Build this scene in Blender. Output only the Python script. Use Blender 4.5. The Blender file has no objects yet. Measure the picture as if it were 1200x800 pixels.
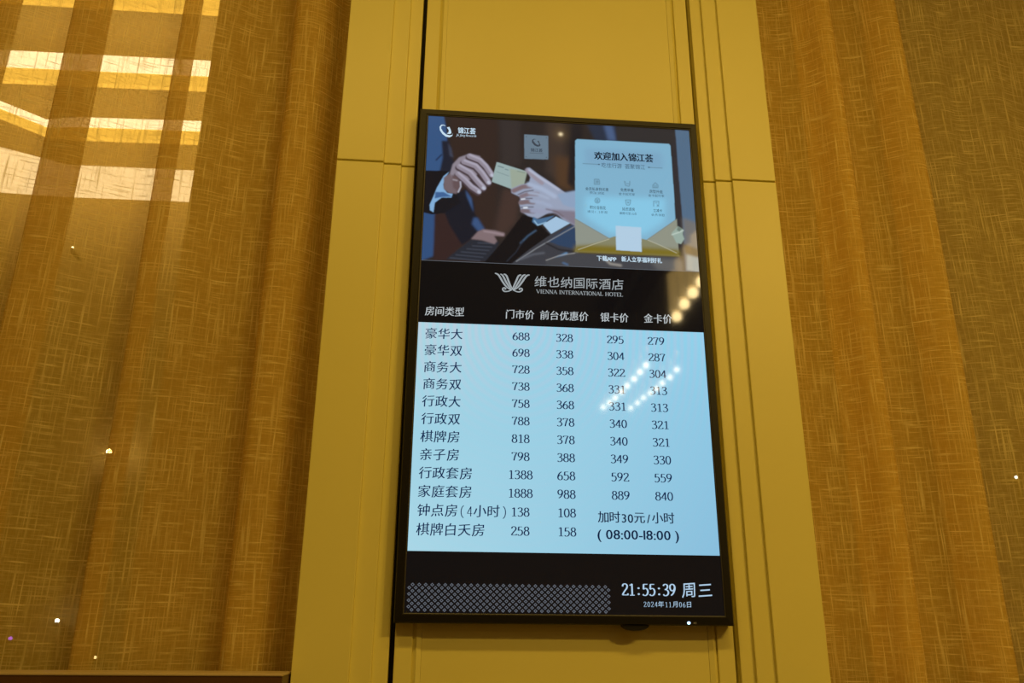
import bpy, bmesh, math, random
import numpy as np
from mathutils import Vector, Matrix

random.seed(4)
scene = bpy.context.scene
COL = scene.collection

# ------------------------------------------------------------------ data (metres on the display plane)
D = {'AREA': {'banner': [0.8086, 0.8127], 'table': [(-0.345, 0.6491), (0.3491, 0.6512), (0.3432, 0.129), (-0.3424, 0.1245)]},
 'CAM': {'F': (0.076352, 0.940728, 0.330455), 'R': (0.99646, -0.083687, 0.008004), 'U': (-0.035185, -0.328674, 0.943788), 'lens': 29.088, 'loc': (-0.2704, -1.8349, -0.0346)},
 'CURT_L': [(-2.94, 0.018), (-2.823, -0.02), (-2.706, 0.012), (-2.589, -0.024), (-2.472, 0.018), (-2.355, -0.02), (-2.238, 0.012), (-2.121, -0.024), (-1.9714, 0.0),
            (-1.8974, -0.02), (-1.7855, 0.02), (-1.6534, 0.0), (-1.5676, 0.018), (-1.5005, 0.014), (-1.5408, -0.02), (-1.5351, -0.045), (-1.4909, -0.045), (-1.4232, -0.02),
            (-1.3454, 0.018), (-1.2534, 0.012), (-1.2867, -0.01), (-1.3279, -0.045), (-1.2671, -0.046), (-1.1882, -0.016), (-1.1088, 0.014), (-1.0328, 0.014), (-1.0067, 0.006),
            (-1.0328, -0.02), (-1.0368, -0.045), (-0.9987, -0.046), (-0.9179, -0.02), (-0.8467, 0.014), (-0.7752, 0.02), (-0.6721, 0.02), (-0.6369, 0.012), (-0.6721, -0.006),
            (-0.7196, -0.018), (-0.7382, -0.03), (-0.7196, -0.046), (-0.6824, -0.044), (-0.6452, -0.026), (-0.6119, 0.008), (-0.5952, 0.02), (-0.5745, 0.02)],
 'CURT_R': [(0.6, 0.02), (0.6291, 0.02), (0.6939, 0.018), (0.7568, -0.006), (0.7965, -0.04), (0.8247, -0.046), (0.8411, -0.034), (0.8106, -0.018), (0.7685, -0.006),
            (0.7358, 0.008), (0.7685, 0.02), (0.8623, 0.022), (0.9331, 0.008), (1.0043, -0.036), (1.0425, -0.046), (1.0592, -0.034), (1.0282, -0.016), (0.9901, -0.004),
            (0.971, 0.01), (0.9996, 0.022), (1.088, 0.022), (1.1722, 0.004), (1.2448, 0.016), (1.3423, -0.006), (1.4652, 0.018), (1.6144, -0.012), (1.7653, 0.014), (1.9436, -0.01),
            (2.1244, 0.01), (2.24, -0.02), (2.34, 0.016), (2.44, -0.024), (2.54, 0.012), (2.64, -0.02), (2.74, 0.016), (2.84, -0.024), (2.94, 0.012)],
 'DIAM': {'v0': 0.0064, 'v1': 0.0573, 'x0': -0.3351, 'x1': 0.0915},
 'JAMB': (-0.983,),
 'LEDG': {'led': (0.2631, -0.0148), 'nubc': 0.1489, 'nubw': 0.0571},
 'NIGHT': [((-1.81, 1.36, 1.426), 0.0048, 'warm'), ((-1.53, 1.36, 0.592), 0.01, 'warm'), ((-1.608, 1.36, -0.012), 0.0068, 'white'), ((-1.754, 1.36, -0.072), 0.0068, 'violet'),
           ((-1.46, 1.36, -0.132), 0.006, 'warm'), ((5.454, 6.0, 1.465), 0.017, 'white')],
 'PAINT': [('p', [(-0.3643, 1.2316), (0.3998, 1.2822), (0.3656, 0.8077), (-0.3542, 0.7751)], (42, 37, 37), 0),
           ('p', [(-0.2871, 1.2238), (-0.1598, 1.2256), (-0.1649, 0.8177), (-0.2736, 0.8126)], (50, 38, 35), 12),
           ('p', [(-0.1599, 1.2289), (-0.1042, 1.2292), (-0.1035, 1.083), (-0.1525, 1.0801)], (52, 46, 46), 12),
           ('p', [(-0.037, 1.2271), (0.0079, 1.2268), (0.0164, 1.0281), (-0.0379, 1.0681)], (60, 50, 46), 14),
           ('p', [(-0.0155, 1.1195), (0.0287, 1.1158), (0.0271, 1.0164), (-0.0109, 1.0327)], (78, 56, 40), 14),
           ('p', [(-0.1463, 1.019), (-0.1031, 1.0031), (-0.1134, 0.9247), (-0.15, 0.876), (-0.1662, 0.9044)], (66, 50, 46), 12),
           ('p', [(0.0304, 1.225), (0.0643, 1.2272), (0.0519, 1.1681), (0.0328, 1.029), (0.0165, 1.0404)], (28, 28, 34), 8),
           ('p', [(0.0698, 1.221), (0.1491, 1.2196), (0.1529, 1.168), (0.0912, 1.1706)], (38, 48, 66), 8),
           ('p', [(0.1151, 1.2207), (0.1377, 1.2202), (0.1475, 1.1741), (0.125, 1.174)], (70, 92, 130), 8),
           ('p', [(0.1491, 1.2196), (0.3087, 1.2167), (0.311, 1.1584), (0.2939, 1.1573), (0.2779, 1.1757), (0.1475, 1.1741)], (46, 45, 47), 6),
           ('p', [(0.2946, 1.1703), (0.3133, 1.217), (0.3149, 0.9468), (0.3119, 0.811), (0.2791, 0.8037), (0.2928, 0.9457)], (48, 46, 50), 2),
           ('p', [(0.3059, 1.2178), (0.3443, 1.2163), (0.3464, 1.0904), (0.3455, 0.8299), (0.3525, 0.8128), (0.3092, 0.8109), (0.3094, 0.9465), (0.3068, 1.0881)], (82, 108, 134),
            2),
           ('p', [(0.3101, 0.9586), (0.3533, 0.9428), (0.3525, 0.8128), (0.3092, 0.8109)], (112, 112, 112), 8),
           ('p', [(0.3152, 0.8635), (0.3555, 0.8567), (0.3521, 0.807), (0.312, 0.8139)], (150, 160, 160), 4),
           ('p', [(0.3057, 0.8866), (0.3484, 0.871), (0.3495, 0.8476), (0.3094, 0.8574)], (96, 84, 66), 6),
           ('p', [(-0.3528, 1.2194), (-0.3035, 1.2214), (-0.2956, 1.1846), (-0.2904, 1.128), (-0.3031, 1.0589), (-0.3536, 1.0499)], (52, 84, 128), 3),
           ('s', [(-0.3048, 1.1052), (-0.3177, 1.0889)], 0.00377, (30, 45, 75), 2),
           ('p', [(-0.3063, 1.1459), (-0.2873, 1.1471), (-0.2775, 1.0975), (-0.2687, 1.0733), (-0.2815, 1.054), (-0.3083, 1.0525), (-0.3018, 1.0961)], (30, 34, 48), 4),
           ('p', [(-0.2898, 1.1406), (-0.2811, 1.1254), (-0.2748, 1.0977), (-0.2842, 1.1033)], (60, 66, 84), 4),
           ('p', [(-0.3491, 0.9479), (-0.3136, 0.9409), (-0.3129, 0.8679), (-0.3142, 0.822), (-0.348, 0.8063)], (48, 78, 122), 4),
           ('p', [(-0.3156, 0.9378), (-0.2725, 0.9401), (-0.2439, 0.8598), (-0.2788, 0.8123), (-0.3138, 0.8107)], (52, 36, 36), 5),
           ('p',
            [(-0.2793, 0.9874), (-0.2417, 1.0106), (-0.2205, 0.9726), (-0.2171, 0.943), (-0.1914, 0.9001), (-0.2234, 0.8723), (-0.2464, 0.855), (-0.2795, 0.9103),
             (-0.295, 0.9507)],
            (24, 27, 38), 4),
           ('p', [(-0.2416, 1.0076), (-0.2261, 0.9843), (-0.2199, 0.9458), (-0.2283, 0.9662), (-0.2379, 0.9897)], (58, 86, 130), 4),
           ('p', [(-0.2195, 0.931), (-0.21, 0.9315), (-0.1914, 0.9001), (-0.2071, 0.8935), (-0.2233, 0.9132)], (56, 82, 124), 5),
           ('p', [(-0.284, 0.8149), (-0.2234, 0.8723), (-0.1551, 0.867), (-0.1752, 0.8143)], (38, 42, 52), 3),
           ('s', [(-0.2739, 0.8194), (-0.2012, 0.8148)], 0.00189, (70, 76, 90), 2), ('s', [(-0.2607, 0.828), (-0.1942, 0.8243)], 0.00189, (70, 76, 90), 2),
           ('s', [(-0.2475, 0.8366), (-0.187, 0.8338)], 0.00189, (70, 76, 90), 2), ('s', [(-0.2342, 0.8453), (-0.1799, 0.8433)], 0.00189, (70, 76, 90), 2),
           ('s', [(-0.2208, 0.854), (-0.1727, 0.8528)], 0.00189, (70, 76, 90), 2), ('s', [(-0.2075, 0.8627), (-0.1656, 0.8624)], 0.00189, (70, 76, 90), 2),
           ('p',
            [(-0.2244, 0.8723), (-0.2081, 0.8935), (-0.1951, 0.9005), (-0.1661, 0.8985), (-0.1417, 0.8927), (-0.1427, 0.8833), (-0.168, 0.8832), (-0.1604, 0.8696),
             (-0.1666, 0.8612), (-0.1972, 0.8702)],
            (126, 108, 112), 3),
           ('s', [(-0.1924, 0.8948), (-0.166, 0.8915), (-0.1459, 0.8878)], 0.00472, (150, 132, 138), 3),
           ('p', [(-0.1283, 0.808), (-0.0388, 0.9049), (0.0419, 0.9327), (0.0449, 0.8103)], (58, 60, 68), 2),
           ('p', [(-0.0337, 0.8759), (0.0039, 0.9071), (0.0419, 0.9327), (0.0405, 0.8562), (-0.0072, 0.8655)], (44, 66, 96), 3),
           ('s', [(-0.1127, 0.8172), (-0.0602, 0.8571), (0.0038, 0.9), (0.0363, 0.9217)], 0.00236, (130, 134, 140), 1.5),
           ('s', [(-0.1023, 0.8235), (-0.0708, 0.8381), (-0.0444, 0.8434)], 0.00425, (92, 96, 106), 4),
           ('s', [(-0.0288, 0.8183), (-0.0129, 0.8305), (0.0111, 0.8444)], 0.0066, (96, 136, 176), 3),
           ('s', [(-0.0077, 0.8181), (0.0136, 0.8364), (0.0404, 0.8504)], 0.00189, (140, 145, 150), 1.5),
           ('s', [(-0.039, 0.8698), (-0.0073, 0.8539), (0.0351, 0.8501)], 0.00377, (30, 30, 36), 3),
           ('p', [(-0.1933, 0.8078), (-0.1498, 0.8644), (-0.0986, 0.9445), (-0.0681, 0.9419), (-0.0548, 0.9189), (-0.0282, 0.8937), (-0.0813, 0.8503), (-0.1273, 0.808)],
            (17, 17, 22), 1.5),
           ('s', [(-0.1025, 0.8667), (-0.084, 0.888), (-0.0644, 0.9036)], 0.0033, (66, 92, 120), 3),
           ('s', [(-0.1362, 0.8162), (-0.1129, 0.843), (-0.0972, 0.8728)], 0.00236, (40, 46, 58), 2),
           ('p', [(-0.3565, 1.057), (-0.2838, 1.0588), (-0.3018, 1.0224), (-0.3164, 0.9854), (-0.2944, 0.9627), (-0.2988, 0.9387), (-0.3223, 0.9345), (-0.3514, 0.9407)],
            (21, 21, 27), 1.5),
           ('p', [(-0.3005, 0.9862), (-0.2665, 1.0002), (-0.2523, 0.9709), (-0.2936, 0.939), (-0.3147, 0.9408)], (22, 23, 30), 2),
           ('p',
            [(-0.2838, 1.0576), (-0.2973, 1.044), (-0.3131, 1.0096), (-0.3206, 0.9851), (-0.3291, 0.9608), (-0.3275, 0.9461), (-0.3189, 0.9406), (-0.3167, 0.9674),
             (-0.3004, 0.9827), (-0.2761, 0.984), (-0.2732, 0.995), (-0.2871, 0.9966), (-0.2949, 1.0076), (-0.2975, 1.0196), (-0.2918, 1.0412)],
            (128, 172, 214), 1.2),
           ('p', [(-0.3168, 0.9974), (-0.2957, 0.9985), (-0.274, 0.9865), (-0.3004, 0.9839), (-0.3172, 0.9793)], (62, 98, 148), 2),
           ('p', [(-0.2971, 1.0397), (-0.2815, 1.0528), (-0.2689, 1.0794), (-0.2493, 1.0559), (-0.2537, 1.019), (-0.2637, 0.9955), (-0.2823, 0.9963), (-0.296, 1.0076)],
            (112, 98, 104), 2.5),
           ('p',
            [(-0.2815, 1.0528), (-0.2759, 1.079), (-0.2603, 1.0998), (-0.2335, 1.1126), (-0.2073, 1.1067), (-0.1986, 1.0774), (-0.222, 1.0391), (-0.254, 1.0299),
             (-0.2727, 1.0289)],
            (138, 130, 142), 2.5),
           ('s', [(-0.2359, 1.1006), (-0.2086, 1.0898), (-0.1931, 1.0734), (-0.1781, 1.0496)], 0.01651, (70, 58, 64), 2),
           ('s', [(-0.2344, 1.1051), (-0.207, 1.0943), (-0.1915, 1.0778), (-0.1765, 1.054)], 0.01415, (142, 134, 148), 1.5),
           ('s', [(-0.2329, 1.1089), (-0.2055, 1.0981), (-0.19, 1.0816), (-0.175, 1.0577)], 0.00495, (172, 168, 186), 3),
           ('s', [(-0.1765, 1.054), (-0.1749, 1.0522)], 0.00778, (184, 188, 206), 2),
           ('s', [(-0.249, 1.0837), (-0.219, 1.0731), (-0.2024, 1.0543), (-0.1858, 1.0283)], 0.01698, (70, 58, 64), 2),
           ('s', [(-0.2475, 1.0881), (-0.2175, 1.0775), (-0.2009, 1.0587), (-0.1842, 1.0327)], 0.01462, (142, 134, 148), 1.5),
           ('s', [(-0.246, 1.0919), (-0.216, 1.0813), (-0.1994, 1.0625), (-0.1827, 1.0364)], 0.00512, (172, 168, 186), 3),
           ('s', [(-0.1842, 1.0327), (-0.1826, 1.0309)], 0.00804, (184, 188, 206), 2),
           ('s', [(-0.261, 1.0694), (-0.232, 1.0526), (-0.2171, 1.0339), (-0.1984, 1.0118)], 0.01698, (70, 58, 64), 2),
           ('s', [(-0.2595, 1.0738), (-0.2305, 1.057), (-0.2156, 1.0382), (-0.1968, 1.0161)], 0.01462, (142, 134, 148), 1.5),
           ('s', [(-0.258, 1.0776), (-0.229, 1.0608), (-0.214, 1.042), (-0.1953, 1.0199)], 0.00512, (172, 168, 186), 3),
           ('s', [(-0.1968, 1.0161), (-0.1952, 1.0144)], 0.00804, (184, 188, 206), 2),
           ('s', [(-0.2636, 1.0477), (-0.2438, 1.0299), (-0.2284, 1.0132), (-0.2099, 1.0003)], 0.01604, (70, 58, 64), 2),
           ('s', [(-0.2621, 1.0521), (-0.2423, 1.0343), (-0.2269, 1.0175), (-0.2084, 1.0046)], 0.01368, (142, 134, 148), 1.5),
           ('s', [(-0.2606, 1.0559), (-0.2408, 1.038), (-0.2254, 1.0212), (-0.2069, 1.0083)], 0.00479, (172, 168, 186), 3),
           ('s', [(-0.2084, 1.0046), (-0.2068, 1.0029)], 0.00752, (184, 188, 206), 2),
           ('p', [(-0.2781, 1.0481), (-0.2641, 1.0459), (-0.2539, 1.0251), (-0.2574, 0.9994), (-0.2722, 1.0119)], (98, 80, 84), 4),
           ('s', [(-0.2729, 1.035), (-0.2637, 1.0331)], 0.00425, (150, 142, 150), 2), ('s', [(-0.2551, 1.0299), (-0.2536, 1.016), (-0.2595, 1.0005)], 0.0033, (176, 178, 194), 1.5),
           ('p', [(-0.1646, 1.0918), (-0.1592, 1.0909), (-0.0871, 1.069), (-0.0951, 1.0292), (-0.1258, 1.0165), (-0.1757, 1.0344), (-0.1747, 1.0418)], (150, 172, 172), 1),
           ('p', [(-0.1307, 1.0752), (-0.0871, 1.0678), (-0.0951, 1.0292), (-0.1259, 1.0177)], (152, 165, 150), 3),
           ('s', [(-0.1607, 1.0808), (-0.147, 1.0767)], 0.00236, (92, 112, 120), 1), ('s', [(-0.1426, 1.0726), (-0.135, 1.0706)], 0.00189, (92, 112, 120), 1),
           ('s', [(-0.1642, 1.0639), (-0.1332, 1.0534)], 0.00142, (112, 132, 136), 1), ('s', [(-0.1116, 1.0688), (-0.0925, 1.0644)], 0.00142, (108, 124, 120), 1),
           ('p',
            [(-0.0882, 1.0789), (-0.0805, 1.0806), (-0.0598, 1.0638), (-0.0326, 1.045), (0.0161, 1.0097), (0.0408, 1.0202), (0.0416, 0.9179), (0.031, 0.9233), (0.0043, 0.9367),
             (-0.0116, 0.9538), (-0.0305, 0.9558), (-0.0601, 0.9364), (-0.0836, 0.9429), (-0.1007, 0.9539), (-0.1062, 0.9752), (-0.1031, 0.9947), (-0.1258, 1.0055),
             (-0.1269, 1.0176), (-0.1032, 1.0305), (-0.0816, 1.036), (-0.0783, 1.0522)],
            (150, 160, 184), 2),
           ('p', [(-0.0111, 1.0082), (0.0409, 1.0221), (0.0399, 0.9686), (0.0048, 0.9787)], (138, 160, 190), 4),
           ('p', [(-0.0385, 0.9644), (0.0371, 0.9624), (0.0416, 0.9179), (0.031, 0.9233), (-0.0063, 0.9481)], (126, 120, 136), 5),
           ('s', [(-0.086, 1.0728), (-0.068, 1.054), (-0.049, 1.0379)], 0.01132, (150, 142, 156), 3),
           ('s', [(-0.0816, 1.0743), (-0.0543, 1.0536), (-0.0055, 1.0207)], 0.00566, (176, 182, 204), 3),
           ('s', [(-0.1204, 1.0119), (-0.0978, 1.0241), (-0.0761, 1.0278)], 0.01226, (124, 106, 112), 3),
           ('s', [(-0.0816, 1.0324), (-0.049, 1.0213), (-0.0166, 1.0018)], 0.01226, (164, 178, 204), 5),
           ('s', [(-0.1009, 0.9972), (-0.0815, 1.0055), (-0.0599, 1.0055)], 0.01132, (128, 114, 124), 3),
           ('s', [(-0.0815, 1.008), (-0.0599, 1.0055), (-0.0329, 0.9949)], 0.00755, (160, 172, 196), 4),
           ('s', [(-0.1019, 0.979), (-0.0858, 0.9823), (-0.0707, 0.9819)], 0.01226, (120, 104, 110), 2.5),
           ('s', [(-0.0761, 0.9852), (-0.0492, 0.9819), (-0.0276, 0.974)], 0.00943, (156, 168, 194), 4),
           ('s', [(-0.0975, 0.9565), (-0.0836, 0.956), (-0.0707, 0.9555)], 0.01132, (118, 104, 112), 2.5),
           ('s', [(-0.0734, 0.9577), (-0.0493, 0.9566), (-0.0277, 0.9602)], 0.01226, (150, 156, 182), 4),
           ('s', [(-0.1096, 1.0016), (-0.0923, 1.011), (-0.0707, 1.0159)], 0.00236, (72, 58, 66), 2),
           ('s', [(-0.1052, 0.9873), (-0.0896, 0.9918), (-0.0734, 0.9926)], 0.00236, (72, 58, 66), 2),
           ('s', [(-0.1029, 0.9658), (-0.0869, 0.9678), (-0.0707, 0.9687)], 0.00236, (72, 58, 66), 2),
           ('s', [(-0.0385, 0.9644), (-0.0116, 0.9586), (0.0044, 0.9457)], 0.00283, (104, 92, 100), 3), ('s', [(-0.1009, 0.9887), (-0.0923, 0.9904)], 0.00283, (220, 226, 236), 1),
           ('s', [(-0.0944, 0.965), (-0.0868, 0.966)], 0.00472, (214, 222, 234), 1.5),
           ('p', [(-0.0708, 0.9418), (-0.0601, 0.9346), (-0.0171, 0.9476), (-0.0387, 0.9286), (-0.0601, 0.9168), (-0.0734, 0.9268)], (74, 112, 150), 2),
           ('p', [(-0.0467, 0.9211), (-0.0139, 0.9447), (0.0214, 0.9281), (-0.0261, 0.8962)], (160, 192, 220), 1),
           ('s', [(-0.0681, 0.93), (-0.0601, 0.9186), (-0.0387, 0.9274)], 0.00283, (150, 190, 220), 1.5),
           ('p', [(-0.0945, 1.1782), (-0.0317, 1.1777), (-0.0322, 1.1072), (-0.0937, 1.106)], (104, 124, 140), 1),
           ('s', [(-0.0895, 1.1721), (-0.0889, 1.1721)], 0.00236, (70, 82, 92), 0.8), ('s', [(-0.0368, 1.1716), (-0.0362, 1.1716)], 0.00236, (70, 82, 92), 0.8),
           ('s', [(-0.0371, 1.1132), (-0.0365, 1.1132)], 0.00236, (70, 82, 92), 0.8), ('s', [(-0.0893, 1.1119), (-0.0888, 1.1119)], 0.00236, (70, 82, 92), 0.8),
           ('s', [(-0.0789, 1.1239), (-0.0459, 1.1246)], 0.00142, (74, 86, 98), 0.8), ('g', (0.0007, 1.1847), 0.0085, (255, 236, 190)),
           ('p', [(0.0385, 1.1673), (0.0436, 1.1728), (0.2863, 1.1736), (0.2905, 1.1674), (0.2916, 1.0187), (0.2906, 0.9456), (0.2134, 0.888), (0.1162, 0.8891), (0.0345, 0.9383)],
            (126, 176, 204), 1),
           ('p', [(0.0626, 1.1464), (0.2649, 1.146), (0.268, 1.0985), (0.0644, 1.0991)], (122, 166, 196), 14),
           ('p', [(0.0624, 1.0061), (0.2689, 1.0113), (0.2625, 0.9441), (0.2088, 0.9055), (0.1221, 0.9042), (0.0584, 0.9485)], (134, 198, 228), 16),
           ('p', [(0.0335, 0.943), (0.1217, 0.8906), (0.0351, 0.8536)], (140, 146, 136), 1), ('p', [(0.2945, 0.9548), (0.2135, 0.8916), (0.2942, 0.8578)], (142, 146, 132), 1),
           ('p', [(0.0319, 0.85), (0.0352, 0.8583), (0.1326, 0.897), (0.2055, 0.8935), (0.2162, 0.8911), (0.2906, 0.8612), (0.2959, 0.8497)], (132, 132, 104), 1),
           ('p', [(0.0322, 0.8663), (0.0675, 0.8703), (0.2017, 0.8698), (0.2964, 0.8685), (0.2969, 0.8486), (0.0318, 0.8477)], (122, 108, 34), 9),
           ('s', [(0.0405, 0.8562), (0.0836, 0.8746), (0.1195, 0.8893)], 0.00142, (190, 190, 170), 0.8),
           ('s', [(0.2168, 0.8911), (0.2508, 0.8769), (0.2888, 0.8588)], 0.00142, (190, 190, 170), 0.8), ('s', [(0.0335, 0.9412), (0.1216, 0.8894)], 0.00118, (112, 122, 122), 1),
           ('s', [(0.2944, 0.9536), (0.2146, 0.891)], 0.00118, (112, 122, 122), 1),
           ('p', [(0.1369, 0.9269), (0.2015, 0.9254), (0.2001, 0.858), (0.1357, 0.8596)], (176, 204, 226), 0.8),
           ('p', [(0.2789, 0.9138), (0.2965, 0.9338), (0.3092, 0.9249), (0.3073, 0.9117), (0.3108, 0.8987), (0.3012, 0.8841), (0.2894, 0.887)], (150, 170, 160), 1.5),
           ('s', [(0.2798, 0.9091), (0.2994, 0.9172), (0.309, 0.9225)], 0.0033, (184, 200, 190), 1.5),
           ('p', [(0.2965, 0.9326), (0.3071, 0.9272), (0.2994, 0.9184), (0.2926, 0.9229)], (110, 126, 116), 1.5),
           ('p', [(-0.0393, 0.8264), (0.0318, 0.8465), (0.2968, 0.8474), (0.301, 0.8105), (0.119, 0.8079), (-0.0394, 0.8052)], (66, 68, 74), 3),
           ('p', [(0.2166, 0.8425), (0.3029, 0.8407), (0.3037, 0.8106), (0.2366, 0.811)], (96, 96, 96), 10),
           ('s', [(0.104, 0.8372), (0.1195, 0.8217), (0.146, 0.8184)], 0.00566, (150, 146, 140), 4),
           ('s', [(-0.0393, 0.8235), (-0.0075, 0.8377), (0.0318, 0.8465)], 0.00189, (150, 150, 150), 1.5), ('s', [(0.0028, 0.8186), (0.0133, 0.8145)], 0.00472, (76, 104, 140), 3),
           ('s', [(0.0572, 1.1009), (0.0972, 1.1008)], 0.00113, (70, 90, 104), 0.5), ('s', [(0.0983, 1.1008), (0.1001, 1.1009)], 0.00302, (40, 60, 80), 0.6),
           ('s', [(0.2322, 1.0996), (0.2647, 1.0998)], 0.00113, (70, 90, 104), 0.5), ('s', [(0.2288, 1.0997), (0.2306, 1.0998)], 0.00302, (40, 60, 80), 0.6),
           ('s', [(0.0861, 1.0567), (0.0971, 1.0573), (0.0992, 1.0525), (0.0989, 1.0425), (0.0857, 1.0418), (0.0861, 1.0567)], 0.00151, (84, 116, 136), 0.5),
           ('s', [(0.0904, 1.0544), (0.0902, 1.0445)], 0.00151, (84, 116, 136), 0.5), ('s', [(0.0903, 1.0495), (0.0969, 1.0498)], 0.00151, (84, 116, 136), 0.5),
           ('s', [(0.0948, 1.0547), (0.0946, 1.0448)], 0.00151, (84, 116, 136), 0.5),
           ('s', [(0.1644, 1.0529), (0.1663, 1.0431), (0.175, 1.0411), (0.1774, 1.0462), (0.1778, 1.0562)], 0.00151, (84, 116, 136), 0.5),
           ('s', [(0.1634, 1.0554), (0.1666, 1.0531)], 0.00151, (84, 116, 136), 0.5), ('s', [(0.1687, 1.0482), (0.1753, 1.0486)], 0.00151, (84, 116, 136), 0.5),
           ('s', [(0.2371, 1.0404), (0.2375, 1.0479), (0.2446, 1.0557), (0.2509, 1.0486), (0.2505, 1.0412), (0.2371, 1.0404)], 0.00151, (84, 116, 136), 0.5),
           ('s', [(0.2416, 1.0407), (0.2419, 1.0481)], 0.00151, (84, 116, 136), 0.5), ('s', [(0.246, 1.0409), (0.2464, 1.0484)], 0.00151, (84, 116, 136), 0.5),
           ('s', [(0.0856, 0.9952), (0.0879, 1.0012), (0.0924, 1.0029), (0.0967, 1.0017), (0.0987, 0.9959), (0.0964, 0.99), (0.092, 0.9883), (0.0876, 0.9895), (0.0856, 0.9952)],
            0.00151, (84, 116, 136), 0.5),
           ('s', [(0.0889, 0.9978), (0.0955, 0.9982)], 0.00151, (84, 116, 136), 0.5), ('s', [(0.0888, 0.993), (0.0954, 0.9933)], 0.00151, (84, 116, 136), 0.5),
           ('s', [(0.0922, 0.998), (0.092, 0.9907)], 0.00151, (84, 116, 136), 0.5),
           ('s', [(0.1647, 1.0012), (0.1779, 1.0019), (0.1762, 0.9921), (0.174, 0.9871), (0.1674, 0.9868), (0.1656, 0.9915), (0.1647, 1.0012)], 0.00151, (84, 116, 136), 0.5),
           ('s', [(0.1689, 0.9966), (0.1709, 0.9918), (0.1733, 0.9968)], 0.00151, (84, 116, 136), 0.5),
           ('s', [(0.2367, 0.9868), (0.2374, 1.0015), (0.2507, 1.0022), (0.2503, 0.9949)], 0.00151, (84, 116, 136), 0.5),
           ('s', [(0.2458, 0.9922), (0.25, 0.9875)], 0.00151, (84, 116, 136), 0.5), ('s', [(0.2416, 0.9968), (0.246, 0.9971)], 0.00151, (84, 116, 136), 0.5),
           ('s', [(0.2502, 0.9924), (0.2455, 0.9873)], 0.00151, (84, 116, 136), 0.5)],
 'ROWA': [[1.113, -2.279, 1.8], [1.112, -2.439, 1.8], [1.111, -2.61, 1.8], [1.123, -2.82, 1.8]],
 'ROWB': [[1.168, -3.808, 1.8], [1.163, -3.978, 1.8], [1.158, -4.157, 1.8], [1.146, -4.347, 1.8], [1.139, -4.521, 1.8], [1.124, -4.706, 1.8], [1.104, -4.858, 1.8],
          [1.083, -5.017, 1.8]],
 'ROWC': [[1.417, -3.886, 1.8], [1.419, -4.083, 1.8], [1.401, -4.246, 1.8], [1.394, -4.392, 1.8], [1.377, -4.533, 1.8], [1.355, -4.679, 1.8], [1.343, -4.845, 1.8],
          [1.323, -5.019, 1.8]],
 'ROWGEO': {'adv': 0.03, 'cols': [-0.0998, 0.0034, 0.1257, 0.2245], 'h': 0.026, 'hd': 0.0193, 'wd': 0.0139, 'x': -0.3255},
 'ROWS': [('豪华大', '688', '328', '295', '279', 0.6107, 0.6138), ('豪华双', '698', '338', '304', '287', 0.5698, 0.5728), ('商务大', '728', '358', '322', '304', 0.5288, 0.5318),
          ('商务双', '738', '368', '331', '313', 0.4879, 0.4907), ('行政大', '758', '368', '331', '313', 0.4469, 0.4497), ('行政双', '788', '378', '340', '321', 0.406, 0.4087),
          ('棋牌房', '818', '378', '340', '321', 0.365, 0.3677), ('亲子房', '798', '388', '349', '330', 0.3241, 0.3267), ('行政套房', '1388', '658', '592', '559', 0.2831, 0.2857),
          ('家庭套房', '1888', '988', '889', '840', 0.2422, 0.2446), ('钟点房(4小时)', '138', '108', '', '', 0.2012, 0.2036), ('棋牌白天房', '258', '158', '', '', 0.1603, 0.1626)],
 'STRIPS': {'S': [[((-2.4824, 2.6688), (-2.4454, 2.5024)), ((-1.1816, 2.6877), (-1.1626, 2.5116))], [((-2.3877, 2.2425), (-2.3552, 2.0964)), ((-1.1346, 2.253), (-1.1202, 2.1196))],
                  [((-2.3534, 2.0882), (-2.3353, 2.0066)), ((-2.1331, 1.9956), (-2.1183, 1.923)), ((-1.9341, 1.9188), (-1.9207, 1.8469)), ((-1.8201, 1.9385), (-1.8039, 1.8463)),
                   ((-1.1026, 1.9563), (-1.092, 1.8582))],
                  [((-2.2946, 1.8234), (-2.2469, 1.6087)), ((-2.0894, 1.7807), (-2.0504, 1.5893)), ((-1.8139, 1.7147), (-1.7906, 1.5846)), ((-1.0769, 1.7184), (-1.063, 1.5898))]],
            'y': 1.2},
 'SWAN': [[(-0.1646, 0.7834), (-0.16, 0.7819), (-0.1545, 0.7776), (-0.1449, 0.7611), (-0.1355, 0.7485), (-0.1246, 0.7403)],
          [(-0.1514, 0.7818), (-0.1475, 0.7799), (-0.1436, 0.775), (-0.1372, 0.7618), (-0.1293, 0.7488), (-0.1231, 0.741)],
          [(-0.1436, 0.7818), (-0.1397, 0.7811), (-0.1355, 0.7762), (-0.131, 0.7638), (-0.1263, 0.7522), (-0.1208, 0.7428)],
          [(-0.0797, 0.7826), (-0.0836, 0.7819), (-0.0891, 0.7778), (-0.0984, 0.7627), (-0.1076, 0.7497), (-0.1184, 0.7405)],
          [(-0.0899, 0.7825), (-0.0938, 0.7815), (-0.0984, 0.7767), (-0.1061, 0.7629), (-0.1138, 0.7494), (-0.1207, 0.7411)],
          [(-0.1, 0.7817), (-0.1039, 0.781), (-0.1081, 0.7766), (-0.1124, 0.7655), (-0.117, 0.7543), (-0.1223, 0.7427)],
          [(-0.1231, 0.7415), (-0.1308, 0.7378), (-0.14, 0.7366), (-0.1444, 0.7401), (-0.1447, 0.7441), (-0.1412, 0.7462), (-0.1376, 0.744), (-0.1404, 0.7416)],
          [(-0.1207, 0.7416), (-0.1122, 0.7378), (-0.1045, 0.7371), (-0.0986, 0.7407), (-0.0983, 0.7451), (-0.102, 0.7466), (-0.1051, 0.7444), (-0.1026, 0.7422)]],
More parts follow.
